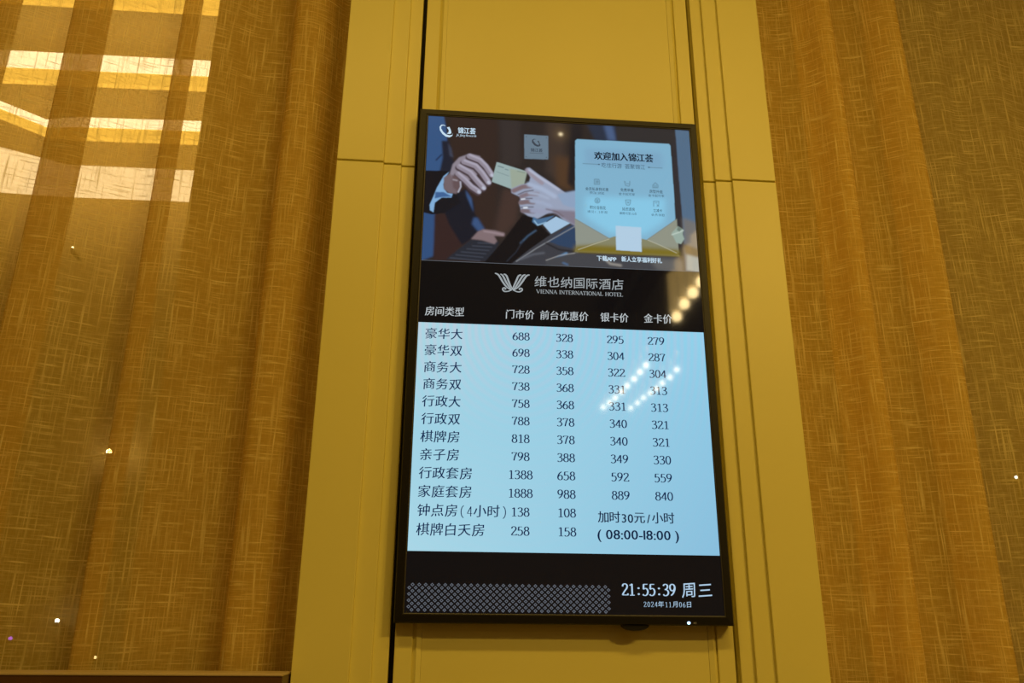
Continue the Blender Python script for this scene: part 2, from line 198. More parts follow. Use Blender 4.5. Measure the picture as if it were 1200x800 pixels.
 'SWOOSH': [(-0.2968, 1.1898), (-0.3021, 1.194), (-0.3088, 1.1935), (-0.3132, 1.1866), (-0.3116, 1.1762), (-0.305, 1.1659), (-0.2961, 1.1587), (-0.2865, 1.1571), (-0.28, 1.1613),
            (-0.2778, 1.1698), (-0.2801, 1.1648), (-0.2867, 1.163), (-0.2954, 1.1654), (-0.3033, 1.1727), (-0.3088, 1.1824), (-0.3083, 1.1891), (-0.304, 1.1916)],
 'SWOOSH2': [(-0.2942, 1.1862), (-0.2876, 1.1882), (-0.2834, 1.178), (-0.282, 1.1696), (-0.2868, 1.1666), (-0.2941, 1.1679), (-0.2899, 1.1713), (-0.2887, 1.1776)],
 'SWOOSHP': [[(-0.0622, 1.1652), (-0.0692, 1.1663), (-0.0743, 1.1625), (-0.0743, 1.1553), (-0.0681, 1.1469), (-0.0599, 1.1434), (-0.0534, 1.1451), (-0.0516, 1.1506),
              (-0.0565, 1.1476), (-0.0634, 1.1506), (-0.0692, 1.1575), (-0.0711, 1.1619), (-0.0681, 1.1643)],
             [(-0.0604, 1.1599), (-0.0571, 1.1617), (-0.0543, 1.1549), (-0.053, 1.1497), (-0.0576, 1.1478), (-0.0557, 1.153)]],
 'TEXT': [('房间类型', -0.3282, 0.6685, 0.0911, 0.0225, 'kai', 'pale'), ('门市价', -0.1372, 0.6679, 0.0673, 0.0226, 'kai', 'pale'),
          ('前台优惠价', -0.0545, 0.6687, 0.1153, 0.0228, 'kai', 'pale'), ('银卡价', 0.0918, 0.6691, 0.0665, 0.0229, 'kai', 'pale'), ('金卡价', 0.198, 0.6703, 0.0671, 0.023, 'kai', 'pale'),
          ('维也纳国际酒店', -0.0671, 0.7533, 0.2169, 0.0275, 'kaib', 'silver'), ('VIENNA INTERNATIONAL HOTEL', -0.0634, 0.7353, 0.2117, 0.0101, 'serif', 'silver'),
          ('加时30元/小时', 0.0708, 0.1946, 0.1735, 0.0242, 'sans', 'ink'), ('( 08:00-18:00 )', 0.0691, 0.1583, 0.1843, 0.0214, 'sans', 'ink'),
          ('21:55:39', 0.1203, 0.0404, 0.1194, 0.0244, 'digit_bold', 'paleblue'), ('周三', 0.2509, 0.0387, 0.0698, 0.0302, 'kaib', 'paleblue'),
          ('2024年11月06日', 0.1664, 0.0172, 0.1066, 0.0122, 'mixed', 'paleblue'), ('锦江荟', -0.2667, 1.1707, 0.0455, 0.0178, 'bold', 'white'),
          ('Jin Jiang Rewards', -0.2702, 1.1621, 0.0519, 0.0073, 'italic', 'white'), ('欢迎加入锦江荟', 0.0864, 1.1153, 0.154, 0.0229, 'heavy', 'black'),
          ('吃住行游 荟聚锦江', 0.1054, 1.0924, 0.1137, 0.0141, 'sans', 'slate'), ('会员私享特优惠', 0.0622, 1.0236, 0.0593, 0.0093, 'sans', 'black'),
          ('预订8.5折起', 0.0729, 1.0136, 0.0373, 0.0073, 'sans', 'slate'), ('免费早餐', 0.1523, 1.0251, 0.0342, 0.0094, 'sans', 'black'),
          ('金卡起可享', 0.1475, 1.0143, 0.0419, 0.0074, 'sans', 'slate'), ('房型升级', 0.2275, 1.025, 0.0344, 0.0094, 'sans', 'black'),
          ('金卡起可享', 0.2236, 1.0141, 0.0421, 0.0074, 'sans', 'slate'), ('积分当钱花', 0.0719, 0.9708, 0.0414, 0.0097, 'sans', 'black'),
          ('通兑1.5折起', 0.0652, 0.9599, 0.0521, 0.0072, 'sans', 'slate'), ('延迟退房', 0.1548, 0.9708, 0.0328, 0.0092, 'sans', 'black'),
          ('最晚可至15点', 0.1478, 0.9594, 0.0437, 0.0073, 'sans', 'slate'), ('立减卡', 0.2348, 0.9706, 0.0231, 0.0092, 'sans', 'black'),
          ('会员领取', 0.2287, 0.9592, 0.0352, 0.0073, 'sans', 'slate'), ('下载APP', 0.0856, 0.8285, 0.049, 0.0139, 'bold', 'white'),
          ('新人立享福利好礼', 0.1475, 0.8291, 0.1018, 0.014, 'bold', 'white'), ('锦江荟', -0.0784, 1.128, 0.0309, 0.0101, 'bold', 'plaque_ink')]}


# ------------------------------------------------------------------ camera, world, light, exposure
cam_d = bpy.data.cameras.new('camera')
cam = bpy.data.objects.new('camera', cam_d)
COL.objects.link(cam)
C = D['CAM']
m = Matrix.Identity(4)
for i in range(3):
    m[i][0] = C['R'][i]; m[i][1] = C['U'][i]; m[i][2] = -C['F'][i]; m[i][3] = C['loc'][i]
cam.matrix_world = m
cam_d.sensor_width = 36.0
cam_d.lens = C['lens']
cam_d.clip_start = 0.05
scene.camera = cam

world = bpy.data.worlds.new('night')
scene.world = world
world.use_nodes = True
world.node_tree.nodes['Background'].inputs[0].default_value = (0.010, 0.012, 0.010, 1)
world.node_tree.nodes['Background'].inputs[1].default_value = 1.0

scene.view_settings.view_transform = 'Standard'
scene.view_settings.look = 'None'
scene.view_settings.gamma = 1.0
scene.view_settings.exposure = 0.0
scene.view_settings.use_curve_mapping = False

LAMP_COL = (1.0, 0.655, 0.145)
DOWNLIGHT_W = (13.5, 11.0, 9.8, 9.4, 45.0, 45.0)
DOWNLIGHTS = [(-1.15, -1.95), (-0.40, -1.95), (0.35, -1.95), (1.10, -1.95), (2.1, -3.4), (2.7, -3.4)]  # last two are added, unseen fill lamps that even out the wall light
CEIL = 2.75

# ------------------------------------------------------------------ helpers
def s2l(c):
    return tuple(((v/255)/12.92 if v/255 <= 0.04045 else ((v/255+0.055)/1.055)**2.4) for v in c)

def nodes_of(name):
    mt = bpy.data.materials.new(name)
    mt.use_nodes = True
    nt = mt.node_tree
    return mt, nt, nt.nodes['Principled BSDF']

def mat(name, col, rough=0.6, metal=0.0, noise=None, bump=None, emit=None, estr=0.0, spec=None):
    mt, nt, p = nodes_of(name)
    p.inputs['Base Color'].default_value = (*col, 1)
    p.inputs['Roughness'].default_value = rough
    p.inputs['Metallic'].default_value = metal
    if spec is not None:
        p.inputs['Specular IOR Level'].default_value = spec
    if emit:
        p.inputs['Emission Color'].default_value = (*emit, 1)
        p.inputs['Emission Strength'].default_value = estr
    if noise or bump:
        tc = nt.nodes.new('ShaderNodeTexCoord')
        nz = nt.nodes.new('ShaderNodeTexNoise')
        nz.inputs['Scale'].default_value = (noise or bump)[0]
        nz.inputs['Detail'].default_value = 5
        nt.links.new(tc.outputs['Object'], nz.inputs['Vector'])
        if noise:
            rp = nt.nodes.new('ShaderNodeMapRange')
            rp.inputs['To Min'].default_value = 1-noise[1]
            rp.inputs['To Max'].default_value = 1+noise[1]
            mx = nt.nodes.new('ShaderNodeVectorMath'); mx.operation = 'SCALE'
            mx.inputs[0].default_value = col
            nt.links.new(nz.outputs['Fac'], rp.inputs['Value'])
            nt.links.new(rp.outputs['Result'], mx.inputs['Scale'])
            nt.links.new(mx.outputs[0], p.inputs['Base Color'])
        if bump:
            bp = nt.nodes.new('ShaderNodeBump')
            bp.inputs['Strength'].default_value = bump[1]
            bp.inputs['Distance'].default_value = 0.002
            nt.links.new(nz.outputs['Fac'], bp.inputs['Height'])
            nt.links.new(bp.outputs['Normal'], p.inputs['Normal'])
    return mt

SCREEN_ROUGH = 0.045
def screen_mat(name, srgb, estr=1.0):
    mt, nt, p = nodes_of(name)
    p.inputs['Base Color'].default_value = (0.004, 0.004, 0.004, 1)
    p.inputs['Roughness'].default_value = SCREEN_ROUGH
    p.inputs['Emission Color'].default_value = (*s2l(srgb), 1)
    p.inputs['Emission Strength'].default_value = estr
    return mt

def link(name, me, material=None, parent=None, smooth=False):
    o = bpy.data.objects.new(name, me)
    COL.objects.link(o)
    if material is not None:
        me.materials.append(material)
    if smooth:
        me.polygons.foreach_set('use_smooth', [True]*len(me.polygons))
    if parent is not None:
        o.parent = parent
        o.matrix_parent_inverse = Matrix.Translation(-parent.location)
    return o

def mesh(name, v, f):
    me = bpy.data.meshes.new(name)
    me.from_pydata(v, [], f)
    me.update()
    return me

def empty(name, loc, label, cat, group=None):
    o = bpy.data.objects.new(name, None)
    COL.objects.link(o)
    o.location = loc
    o.empty_display_size = 0.05
    return tag(o, label, cat, group)

def tag(o, label, cat, group=None):
    o['label'] = label; o['category'] = cat
    if group: o['group'] = group
    return o

def struct(o):
    o['kind'] = 'structure'
    return o

def box_bm(bm, x0, x1, y0, y1, z0, z1):
    r = bmesh.ops.create_cube(bm, size=1.0)
    bmesh.ops.scale(bm, vec=(x1-x0, y1-y0, z1-z0), verts=r['verts'])
    bmesh.ops.translate(bm, vec=((x0+x1)/2, (y0+y1)/2, (z0+z1)/2), verts=r['verts'])
    return r['verts']

def box(name, x0, x1, y0, y1, z0, z1, material, parent=None, bevel=0.0, seg=2):
    bm = bmesh.new()
    box_bm(bm, x0, x1, y0, y1, z0, z1)
    if bevel:
        bmesh.ops.bevel(bm, geom=bm.edges[:], offset=bevel, segments=seg, affect='EDGES', profile=0.5)
    me = bpy.data.meshes.new(name)
    bm.to_mesh(me); bm.free()
    return link(name, me, material, parent)

def lathe(name, prof, loc, material, parent=None, seg=24):
    """prof: (radius, z) pairs, revolved about z."""
    v, f = [], []
    n = len(prof)
    for k in range(seg):
        a = 2*math.pi*k/seg
        for r, z in prof:
            v.append((loc[0]+r*math.cos(a), loc[1]+r*math.sin(a), loc[2]+z))
    for k in range(seg):
        k2 = (k+1) % seg
        for i in range(n-1):
            f.append((k*n+i, k2*n+i, k2*n+i+1, k*n+i+1))
    return link(name, mesh(name, v, f), material, parent, True)

# ------------------------------------------------------------------ materials of the room
M_paint = mat('cream_lacquer', (0.80, 0.72, 0.22), 0.42, noise=(3.0, 0.03), bump=(260.0, 0.06))
M_gap = mat('dark_gap', (0.012, 0.007, 0.003), 0.7)
M_wall = mat('warm_plaster', (0.50, 0.35, 0.12), 0.8, noise=(2.0, 0.04))
M_room = mat('room_plaster', (0.46, 0.36, 0.22), 0.85, noise=(1.2, 0.05))
M_ceil = mat('ceiling_paint', (0.75, 0.70, 0.60), 0.9, noise=(1.0, 0.03))
M_floor = mat('stone_floor', (0.11, 0.075, 0.045), 0.45, noise=(5.0, 0.25))
M_dado = mat('dark_wood', (0.10, 0.045, 0.015), 0.45, noise=(9.0, 0.3))
M_cap = mat('dado_cap_lacquer', (0.55, 0.42, 0.22), 0.4, noise=(6.0, 0.1))
M_winframe = mat('bronze_window_frame', (0.10, 0.07, 0.04), 0.45, noise=(8, 0.1))
M_bezel = mat('black_bezel', (0.007, 0.006, 0.004), 0.45, bump=(900, 0.05), spec=0.3)
M_trim = mat('bezel_inner_trim', (0.045, 0.042, 0.035), 0.45, metal=0.0, noise=(30, 0.1))
M_black = mat('screen_back_black', (0.01, 0.01, 0.01), 0.6)
M_brass = mat('brushed_brass', (0.55, 0.38, 0.16), 0.3, metal=1.0, noise=(20, 0.1))
M_white = mat('white_ring', (0.8, 0.78, 0.72), 0.4, noise=(10, 0.02))

# ------------------------------------------------------------------ the shell
Y = lambda x0, y: -0.2704 + (x0+0.2704)*(1+y/1.8349)     # an x measured at the display, taken back to depth y
FLOOR = -1.6
GLASS_Y = 0.30
struct(box('floor', -4.2, 4.2, -8.2, 0.42, FLOOR-0.1, FLOOR, M_floor))
struct(box('ceiling', -4.2, 4.2, -8.2, 0.42, CEIL, CEIL+0.1, M_ceil))
struct(box('wall_left', -4.3, -4.2, -8.2, 0.42, FLOOR, CEIL, M_room))
struct(box('wall_right', 4.2, 4.3, -8.2, 0.42, FLOOR, CEIL, M_room))
struct(box('wall_front', -4.2, 4.2, -8.3, -8.2, FLOOR, CEIL, M_room))
# wall behind curtains and panelling, with a tall opening at each side
JL = D['JAMB'][0]; JR = -JL + 0.075
bm = bmesh.new()
box_bm(bm, JL, JR, 0.22, 0.42, FLOOR, CEIL)
box_bm(bm, -4.2, -3.0, 0.22, 0.42, FLOOR, CEIL)
box_bm(bm, 3.0, 4.2, 0.22, 0.42, FLOOR, CEIL)
for a, b in ((-3.0, JL), (JR, 3.0)):
    box_bm(bm, a, b, 0.22, 0.42, FLOOR, -0.45)
    box_bm(bm, a, b, 0.22, 0.42, 2.62, CEIL)
me = bpy.data.meshes.new('wall_back'); bm.to_mesh(me); bm.free()
struct(link('wall_back', me, M_wall))

# glass
M_glass, nt, p = nodes_of('window_glass')
nt.nodes.remove(p)
tr = nt.nodes.new('ShaderNodeBsdfTransparent'); gl = nt.nodes.new('ShaderNodeBsdfGlossy')
gl.inputs['Roughness'].default_value = 0.02
tr.inputs['Color'].default_value = (0.93, 0.95, 0.93, 1)
lw = nt.nodes.new('ShaderNodeLayerWeight'); lw.inputs['Blend'].default_value = 0.5
fr = nt.nodes.new('ShaderNodeMapRange'); fr.inputs['From Min'].default_value = 0.4; fr.inputs['To Min'].default_value = 0.03; fr.inputs['To Max'].default_value = 0.6
nt.links.new(lw.outputs['Facing'], fr.inputs['Value'])
mx = nt.nodes.new('ShaderNodeMixShader')
nt.links.new(fr.outputs[0], mx.inputs[0]); nt.links.new(tr.outputs[0], mx.inputs[1]); nt.links.new(gl.outputs[0], mx.inputs[2])
nt.links.new(mx.outputs[0], nt.nodes['Material Output'].inputs['Surface'])

for n, (a, b) in enumerate(((-3.0, JL), (JR, 3.0)), 1):
    w = bpy.data.objects.new('window_%d' % n, None); COL.objects.link(w)
    w.location = ((a+b)/2, GLASS_Y+0.03, -0.45)
    struct(w)
    bm = bmesh.new()
    t = 0.05
    box_bm(bm, a, b, 0.31, 0.37, -0.45, -0.45+t); box_bm(bm, a, b, 0.31, 0.37, 2.62-t, 2.62)
    box_bm(bm, a, a+t*.5, 0.31, 0.37, -0.45+t, 2.62-t); box_bm(bm, b-t*.5, b, 0.31, 0.37, -0.45+t, 2.62-t)
    me = bpy.data.meshes.new('window_frame'); bm.to_mesh(me); bm.free()
    link('window_frame', me, M_winframe, w)
    box('pane', a+t*.5, b-t*.5, 0.338, 0.344, -0.45+t, 2.62-t, M_glass, w)

# ------------------------------------------------------------------ pilasters beside the display: flat board, two shallow steps, joints as real gaps
JOINT = 1.088
BOT = -1.6
def pilaster(name, sx, label):
    root = bpy.data.objects.new(name, None); COL.objects.link(root)
    root.location = (Y(sx*0.485, 0.02), 0.03, FLOOR)
    struct(root)
    cols = [(0.5652, 0.4492, 0.019), (0.4492, 0.4042, 0.0275), (0.4042, 0.3708, 0.036)]
    for i, (o, n, yf) in enumerate(cols):
        xa, xb = sorted((Y(sx*o, yf), Y(sx*n, yf)))
        for z0, z1 in ((BOT, JOINT-0.0022), (JOINT+0.0022, CEIL)):
            dz = (0.0, -0.004, -0.006)[i] if False else 0.0
            box('board', xa, xb, yf, 0.075, z0, z1, M_paint, root, 0.0016, 2)
    xs = sorted((Y(sx*0.556, 0.03), Y(sx*0.372, 0.03)))
    box('backing', xs[0], xs[1], 0.052, 0.2, BOT, CEIL, M_paint, root)
    # the return that closes the outer side of the pilaster
    xs = sorted((Y(sx*0.5652, 0.02), Y(sx*0.5652, 0.02)-sx*0.012))
    box('side_return', xs[0], xs[1], 0.0755, 0.22, BOT, CEIL, M_paint, root)
    return root
pilaster('trim_1', -1, '')
pilaster('trim_2', 1, '')

# centre panel that carries the display
root = bpy.data.objects.new('trim_3', None); COL.objects.link(root)
root.location = (0.004, 0.05, FLOOR); struct(root)
yp = 0.034
e, g1, g2 = 0.3597, 0.3235, 0.3045
for sx in (-1, 1):
    xa, xb = sorted((Y(sx*e, yp), Y(sx*g1, yp)))
    box('edge_board', xa, xb, yp, 0.09, BOT, CEIL, M_paint, root, 0.0014, 2)
    xa, xb = sorted((Y(sx*g1, yp), Y(sx*g2, yp)))
    # a bead: leans back towards the outer edge, leaving a fine valley beside the edge board
    xo, xi = (xa, xb) if sx < 0 else (xb, xa)
    v = [(xo, yp+0.007, BOT), (xo-sx*0.009, yp+0.0005, BOT), (xi, yp+0.003, BOT), (xi, 0.09, BOT), (xo, 0.09, BOT)]
    v += [(x, y, CEIL) for x, y, z in v]
    f = [(0, 1, 6, 5), (1, 2, 7, 6), (2, 3, 8, 7), (3, 4, 9, 8), (4, 0, 5, 9), (4, 3, 2, 1, 0), (5, 6, 7, 8, 9)]
    link('bead', mesh('bead', v, f), M_paint, root)
box('field_panel', Y(-g2, yp)+0.0004, Y(g2, yp)-0.0004, yp+0.004, 0.09, BOT, CEIL, M_paint, root)
box('backing', Y(-0.3718, 0.05), Y(0.3718, 0.05), 0.0905, 0.2, BOT, CEIL, M_gap, root)

# low dado with a cap running under the left and right curtains
def dado(name, a, b, top):
    r = bpy.data.objects.new(name, None); COL.objects.link(r); r.location = ((a+b)/2, 0.0, FLOOR); struct(r)
    box('dado_board', a, b, -0.06, 0.05, FLOOR, top-0.005, M_dado, r)
    box('dado_cap', a, b, -0.062, 0.055, top-0.005, top, M_cap, r, 0.0015, 2)
dado('trim_4', -4.2, Y(-0.5652, 0.0)-0.006, -0.1165)
dado('trim_5', Y(0.5652, 0.0)+0.012, 4.2, -0.150)

# ------------------------------------------------------------------ sheer curtains
def curtain_mat(name, base, streak, a0, a1):
    mt, nt, p = nodes_of(name)
    nt.nodes.remove(p)
    N, K = nt.nodes.new, nt.links.new
    tc = N('ShaderNodeUVMap'); tc.uv_map = 'cloth'
    def streaks(sx, sy, lo, hi, seed):
        mp = N('ShaderNodeMapping'); mp.inputs['Scale'].default_value = (sx, sy, 1); mp.inputs['Location'].default_value = (seed, seed*1.7, seed)
        nz = N('ShaderNodeTexNoise'); nz.inputs['Scale'].default_value = 1.0; nz.inputs['Detail'].default_value = 1.5
        nz.inputs['Distortion'].default_value = 0.25
        mr = N('ShaderNodeMapRange'); mr.inputs['From Min'].default_value = lo; mr.inputs['From Max'].default_value = hi
        K(tc.outputs[0], mp.inputs[0]); K(mp.outputs[0], nz.inputs[0]); K(nz.outputs['Fac'], mr.inputs[0])
        return mr.outputs[0]
    def m2(op, a, b):
        n = N('ShaderNodeMath'); n.operation = op
        for i, q in enumerate((a, b)):
            if isinstance(q, float): n.inputs[i].default_value = q
            else: K(q, n.inputs[i])
        return n.outputs[0]
    h = streaks(13, 250, 0.52, 0.78, 3.1)
    v = streaks(270, 8, 0.52, 0.78, 7.7)
    h2 = streaks(60, 520, 0.5, 0.8, 1.3)
    v2 = streaks(560, 40, 0.5, 0.8, 5.3)
    th = m2('MAXIMUM', h, v)
    th2 = m2('ADD', m2('MULTIPLY', m2('ADD', h2, v2), 0.28), th)
    cl = N('ShaderNodeClamp'); K(th2, cl.inputs[0])
    th = cl.outputs[0]
    mixc = N('ShaderNodeMix'); mixc.data_type = 'RGBA'
    mixc.inputs[6].default_value = (*base, 1); mixc.inputs[7].default_value = (*streak, 1)
    K(th, mixc.inputs[0])
    df = N('ShaderNodeBsdfDiffuse'); tl = N('ShaderNodeBsdfTranslucent'); tp = N('ShaderNodeBsdfTransparent')
    tp.inputs[0].default_value = (1.0, 0.88, 0.68, 1)
    K(mixc.outputs[2], df.inputs[0]); K(mixc.outputs[2], tl.inputs[0])
    ms = N('ShaderNodeMixShader'); ms.inputs[0].default_value = 0.22
    K(df.outputs[0], ms.inputs[1]); K(tl.outputs[0], ms.inputs[2])
    al = N('ShaderNodeMapRange'); al.inputs['To Min'].default_value = a0; al.inputs['To Max'].default_value = a1
    K(th, al.inputs[0])
    fin = N('ShaderNodeMixShader'); K(al.outputs[0], fin.inputs[0]); K(tp.outputs[0], fin.inputs[1]); K(ms.outputs[0], fin.inputs[2])
    K(fin.outputs[0], nt.nodes['Material Output'].inputs['Surface'])
    return mt
M_sheer = curtain_mat('slub_linen_sheer', (0.76, 0.55, 0.12), (0.96, 0.80, 0.36), 0.54, 0.88)

def curtain(name, ctrl, label, y0=0.145):
    pts = [Vector((x, y0+dy)) for x, dy in ctrl]
    P = [pts[0]] + pts + [pts[-1]]
    path = []
    for i in range(1, len(P)-2):
        a, b, c, d = P[i-1:i+3]
        for k in range(10):
            t = k/10
            path.append(0.5*((2*b) + (c-a)*t + (2*a-5*b+4*c-d)*t*t + (3*b-a-3*c+d)*t*t*t))
    path.append(pts[-1])
    u = [0.0]
    for a, b in zip(path, path[1:]): u.append(u[-1]+(b-a).length)
    nz = 46
    z0, z1 = FLOOR+0.02, CEIL-0.03
    v, f, uvs = [], [], []
    n = len(path)
    for j in range(nz):
        z = z0+(z1-z0)*j/(nz-1)
        for i, q in enumerate(path):
            s = u[i]
            wx = 0.0035*math.sin(1.7*z+s*2.1)+0.002*math.sin(4.1*z+s*5)
            wy = 0.003*math.sin(2.3*z+s*3.3)
            sag = 0.004*math.sin(9*s)
            v.append((q.x+wx, q.y+wy, z)); uvs.append((s+wx*.5, z+sag))
    for j in range(nz-1):
        for i in range(n-1):
            f.append((j*n+i, j*n+i+1, (j+1)*n+i+1, (j+1)*n+i))
    me = mesh(name, v, f)
    ul = me.uv_layers.new(name='cloth')
    for lp in me.loops:
        ul.data[lp.index].uv = uvs[lp.vertex_index]
    o = link(name, me, M_sheer, None, True)
    tag(o, label, 'curtain')
    return o
curtain('sheer_curtain', D['CURT_L'], 'golden slubbed sheer curtain left of the screen, light bands glowing through its top')
curtain('sheer_curtain', D['CURT_R'], 'golden brown slubbed sheer curtain right of the screen, darkening toward its outer folds')

# ------------------------------------------------------------------ what glows behind the left curtain
M_ground = mat('asphalt', (0.02, 0.02, 0.02), 0.8, noise=(3, 0.2))
struct(box('ground', -12, 14, 0.6, 14, -3.2, -3.1, M_ground))
ST = D['STRIPS']; ys = ST['y']
struct(box('added_backdrop', -3.4, -0.6, ys+0.24, ys+0.30, -0.9, 2.9, mat('backdrop_paint', (0.56, 0.43, 0.15), 0.8, noise=(2, 0.05))))  # added backdrop: catches the strips' light and brightens the curtain from behind
M_lightw = mat('lit_diffuser_white', (0.8, 0.75, 0.65), 0.5, noise=(3, .02), emit=(1.0, 0.80, 0.55), estr=3.4)
M_lightp = mat('lit_diffuser_pale', (0.8, 0.7, 0.5), 0.5, noise=(3, .02), emit=(1.0, 0.76, 0.46), estr=2.3)
M_lighty = mat('lit_diffuser_yellow', (0.8, 0.6, 0.2), 0.5, noise=(3, .02), emit=(1.0, 0.60, 0.10), estr=2.0)
M_house = mat('light_housing', (0.35, 0.28, 0.16), 0.6, noise=(6, .08))
frac = [0.60, 0.58, 0.50, 0.99]
lab = ['topmost lit yellow strip cut off by the top edge, behind left curtain',
       'straight white and yellow lit strip, second from the top behind left curtain',
       'lit strip bent upward at its left end, third from the top behind left curtain',
       'lowest and widest pale lit strip behind the left curtain']
def ribbon(name, top, bot, y, thick, material, parent):
    v, f = [], []
    for (a, za), (b, zb) in zip(top, bot):
        v += [(a, y, za), (b, y, zb), (b, y+thick, zb), (a, y+thick, za)]
    n = len(top)
    for i in range(n-1):
        k = i*4
        for j in range(4):
            f.append((k+j, k+(j+1) % 4, k+4+(j+1) % 4, k+4+j))
    f += [(0, 1, 2, 3), tuple(4*(n-1)+j for j in (3, 2, 1, 0))]
    return link(name, mesh(name, v, f), material, parent)
for i, pl in enumerate(ST['S']):
    top = [a for a, b in pl]; bot = [b for a, b in pl]
    mid = [(a[0]+(b[0]-a[0])*frac[i], a[1]+(b[1]-a[1])*frac[i]) for a, b in pl]
    t = empty('light_strip', (bot[-1][0], ys, bot[-1][1]), lab[i], 'light strip', 'lit strips behind the left curtain')
    ribbon('white_diffuser', top, mid, ys, 0.03, M_lightw if i != 3 else M_lightp, t)
    if i != 3: ribbon('yellow_diffuser', mid, bot, ys+0.002, 0.028, M_lighty, t)
    for k in (0, len(top)-1):
        a, z = mid[k]
        box('bracket', a-0.01 if k else a, a if k else a+0.01, ys+0.031, ys+0.239, z-0.01, z+0.01, M_house, t)

nlab = ['small warm lamp dot high behind the left curtain', 'brightest warm lamp dot split by a curtain fold, behind left curtain',
        'small white lamp dot low behind the left curtain', 'violet lamp dot near the lower left corner behind curtain',
        'faint warm lamp dot lowest behind the left curtain', 'small pale lamp dot behind the right curtain by the frame edge']
NC = {'warm': (1.0, 0.78, 0.42), 'white': (0.85, 0.95, 1.0), 'violet': (0.45, 0.12, 1.0)}
NE = [9, 90, 26, 2.0, 4, 5]
M_pole = mat('lamp_pole', (0.03, 0.03, 0.03), 0.5, noise=(5, .1))
for i, (p3, r, c) in enumerate(D['NIGHT']):
    wall = i < 5
    t = empty('wall_lamp' if wall else 'street_lamp', (p3[0], p3[1], p3[2]-r-0.02 if wall else -3.1), nlab[i], 'lamp', 'small lamps outside in the dark')
    me = mat('lamp_glow_%d' % i, NC[c], 0.5, emit=NC[c], estr=NE[i])
    lathe('globe', [(0.0005, -r), (r*.5, -r*.86), (r*.87, -r*.5), (r, 0), (r*.87, r*.5), (r*.5, r*.86), (0.0005, r)], p3, me, t, 14)
    if wall:
        lathe('cup', [(0.0005, -r-0.02), (r*.7, -r-0.02), (r*.8, -r*.7), (0.0005, -r*.9)], p3, M_pole, t, 14)
        box('arm', p3[0]-0.006, p3[0]+0.006, p3[1], ys+0.2395, p3[2]-r-0.018, p3[2]-r-0.006, M_pole, t)
    else:
        lathe('pole', [(0.05, -3.1-p3[2]), (0.03, -3.0-p3[2]), (0.012, -r), (0.0005, -r+0.001)], p3, M_pole, t, 10)

# ------------------------------------------------------------------ lamps of the room, and an added rear pair of fill lamps
DLAB = [a+' warm ceiling downlight of the four facing the panels' for a in ('leftmost', 'second from left', 'third from left', 'rightmost')]+['added unseen fill downlight far right, '+a+' of the rear pair' for a in ('inner', 'outer')]
M_down = mat('downlight_diffuser', (0.8, 0.7, 0.5), 0.5, noise=(3, .02), emit=LAMP_COL, estr=3.0)
for i, (x, y) in enumerate(DOWNLIGHTS):
    t = empty('ceiling_downlight', (x, y, CEIL), DLAB[i], 'downlight', 'ceiling downlights facing the panelled wall')
    lathe('trim_ring', [(0.155, 0.0), (0.155, -0.012), (0.135, -0.016), (0.128, -0.004)], (x, y, CEIL), M_white, t, 32)
    lathe('diffuser', [(0.128, -0.004), (0.06, -0.006), (0.0005, -0.006)], (x, y, CEIL), M_down, t, 32)
    ld = bpy.data.lights.new('downlight_beam', 'AREA'); ld.shape = 'DISK'; ld.size = 0.25
    ld.color = LAMP_COL; ld.energy = DOWNLIGHT_W[i]
    lo = bpy.data.objects.new('downlight_beam', ld); COL.objects.link(lo)
    lo.location = (x, y, CEIL-0.02)
    lo.parent = t; lo.matrix_parent_inverse = Matrix.Translation(-t.location)

BULB = (1.0, 0.74, 0.34)
M_bulbA = mat('bulb_glow_strong', (0.9, 0.8, 0.5), 0.4, emit=BULB, estr=34.0)
M_bulbB = mat('bulb_glow', (0.9, 0.8, 0.5), 0.4, emit=(1.0, 0.80, 0.50), estr=30.0)
M_tubeglow = mat('frosted_tube', (0.8, 0.72, 0.5), 0.5, emit=(1.0, 0.66, 0.22), estr=3.4)
M_cord = mat('lamp_cord', (0.05, 0.04, 0.03), 0.6)
def lamp_row(row, label, bulbm, r, tube):
    cx = sum(p[0] for p in row)/len(row); ya, yb = row[0][1], row[-1][1]
    t = empty('linear_chandelier', (cx, (ya+yb)/2, CEIL), label, 'chandelier', 'linear chandeliers behind the camera')
    xs = [p[0] for p in row]
    box('canopy', min(xs)-0.03, max(xs)+0.03, min(ya, yb)-0.08, max(ya, yb)+0.08, CEIL-0.04, CEIL-0.001, M_brass, t, 0.006)
    for p in row:
        L = CEIL-0.04-p[2]
        lathe('bulb', [(0.0005, -r), (r*.5, -r*.86), (r*.87, -r*.5), (r, 0), (r*.87, r*.5), (r*.5, r*.86), (0.0005, r)], p, bulbm, t, 16)
        lathe('shade', [(tube*.55, r*1.1), (tube, r*1.3), (tube, r*1.3+tube*5.5), (tube*.4, r*1.3+tube*6), (0.003, r*1.3+tube*6.2)], p, M_tubeglow if tube > 0.03 else M_brass, t, 16)
        lathe('cord', [(0.003, r*1.3+tube*6.2), (0.003, L)], p, M_cord, t, 8)
lamp_row(D['ROWA'], 'nearest linear chandelier, mirrored as big amber glows right of the screen headings', M_bulbA, 0.031, 0.044)
lamp_row(D['ROWB'], 'left one of two chandeliers mirrored as dots, its row crossing prices 331', M_bulbB, 0.021, 0.022)
lamp_row(D['ROWC'], 'right one of two chandeliers mirrored as dots, its row crossing prices 304 and 313', M_bulbB, 0.019, 0.022)

# ------------------------------------------------------------------ the wall display
W2, HH = 0.3425, 1.218
tv = empty('wall_display', (0, 0.045, -0.02), 'tall black framed portrait screen on the panelled wall showing hotel room prices', 'screen')
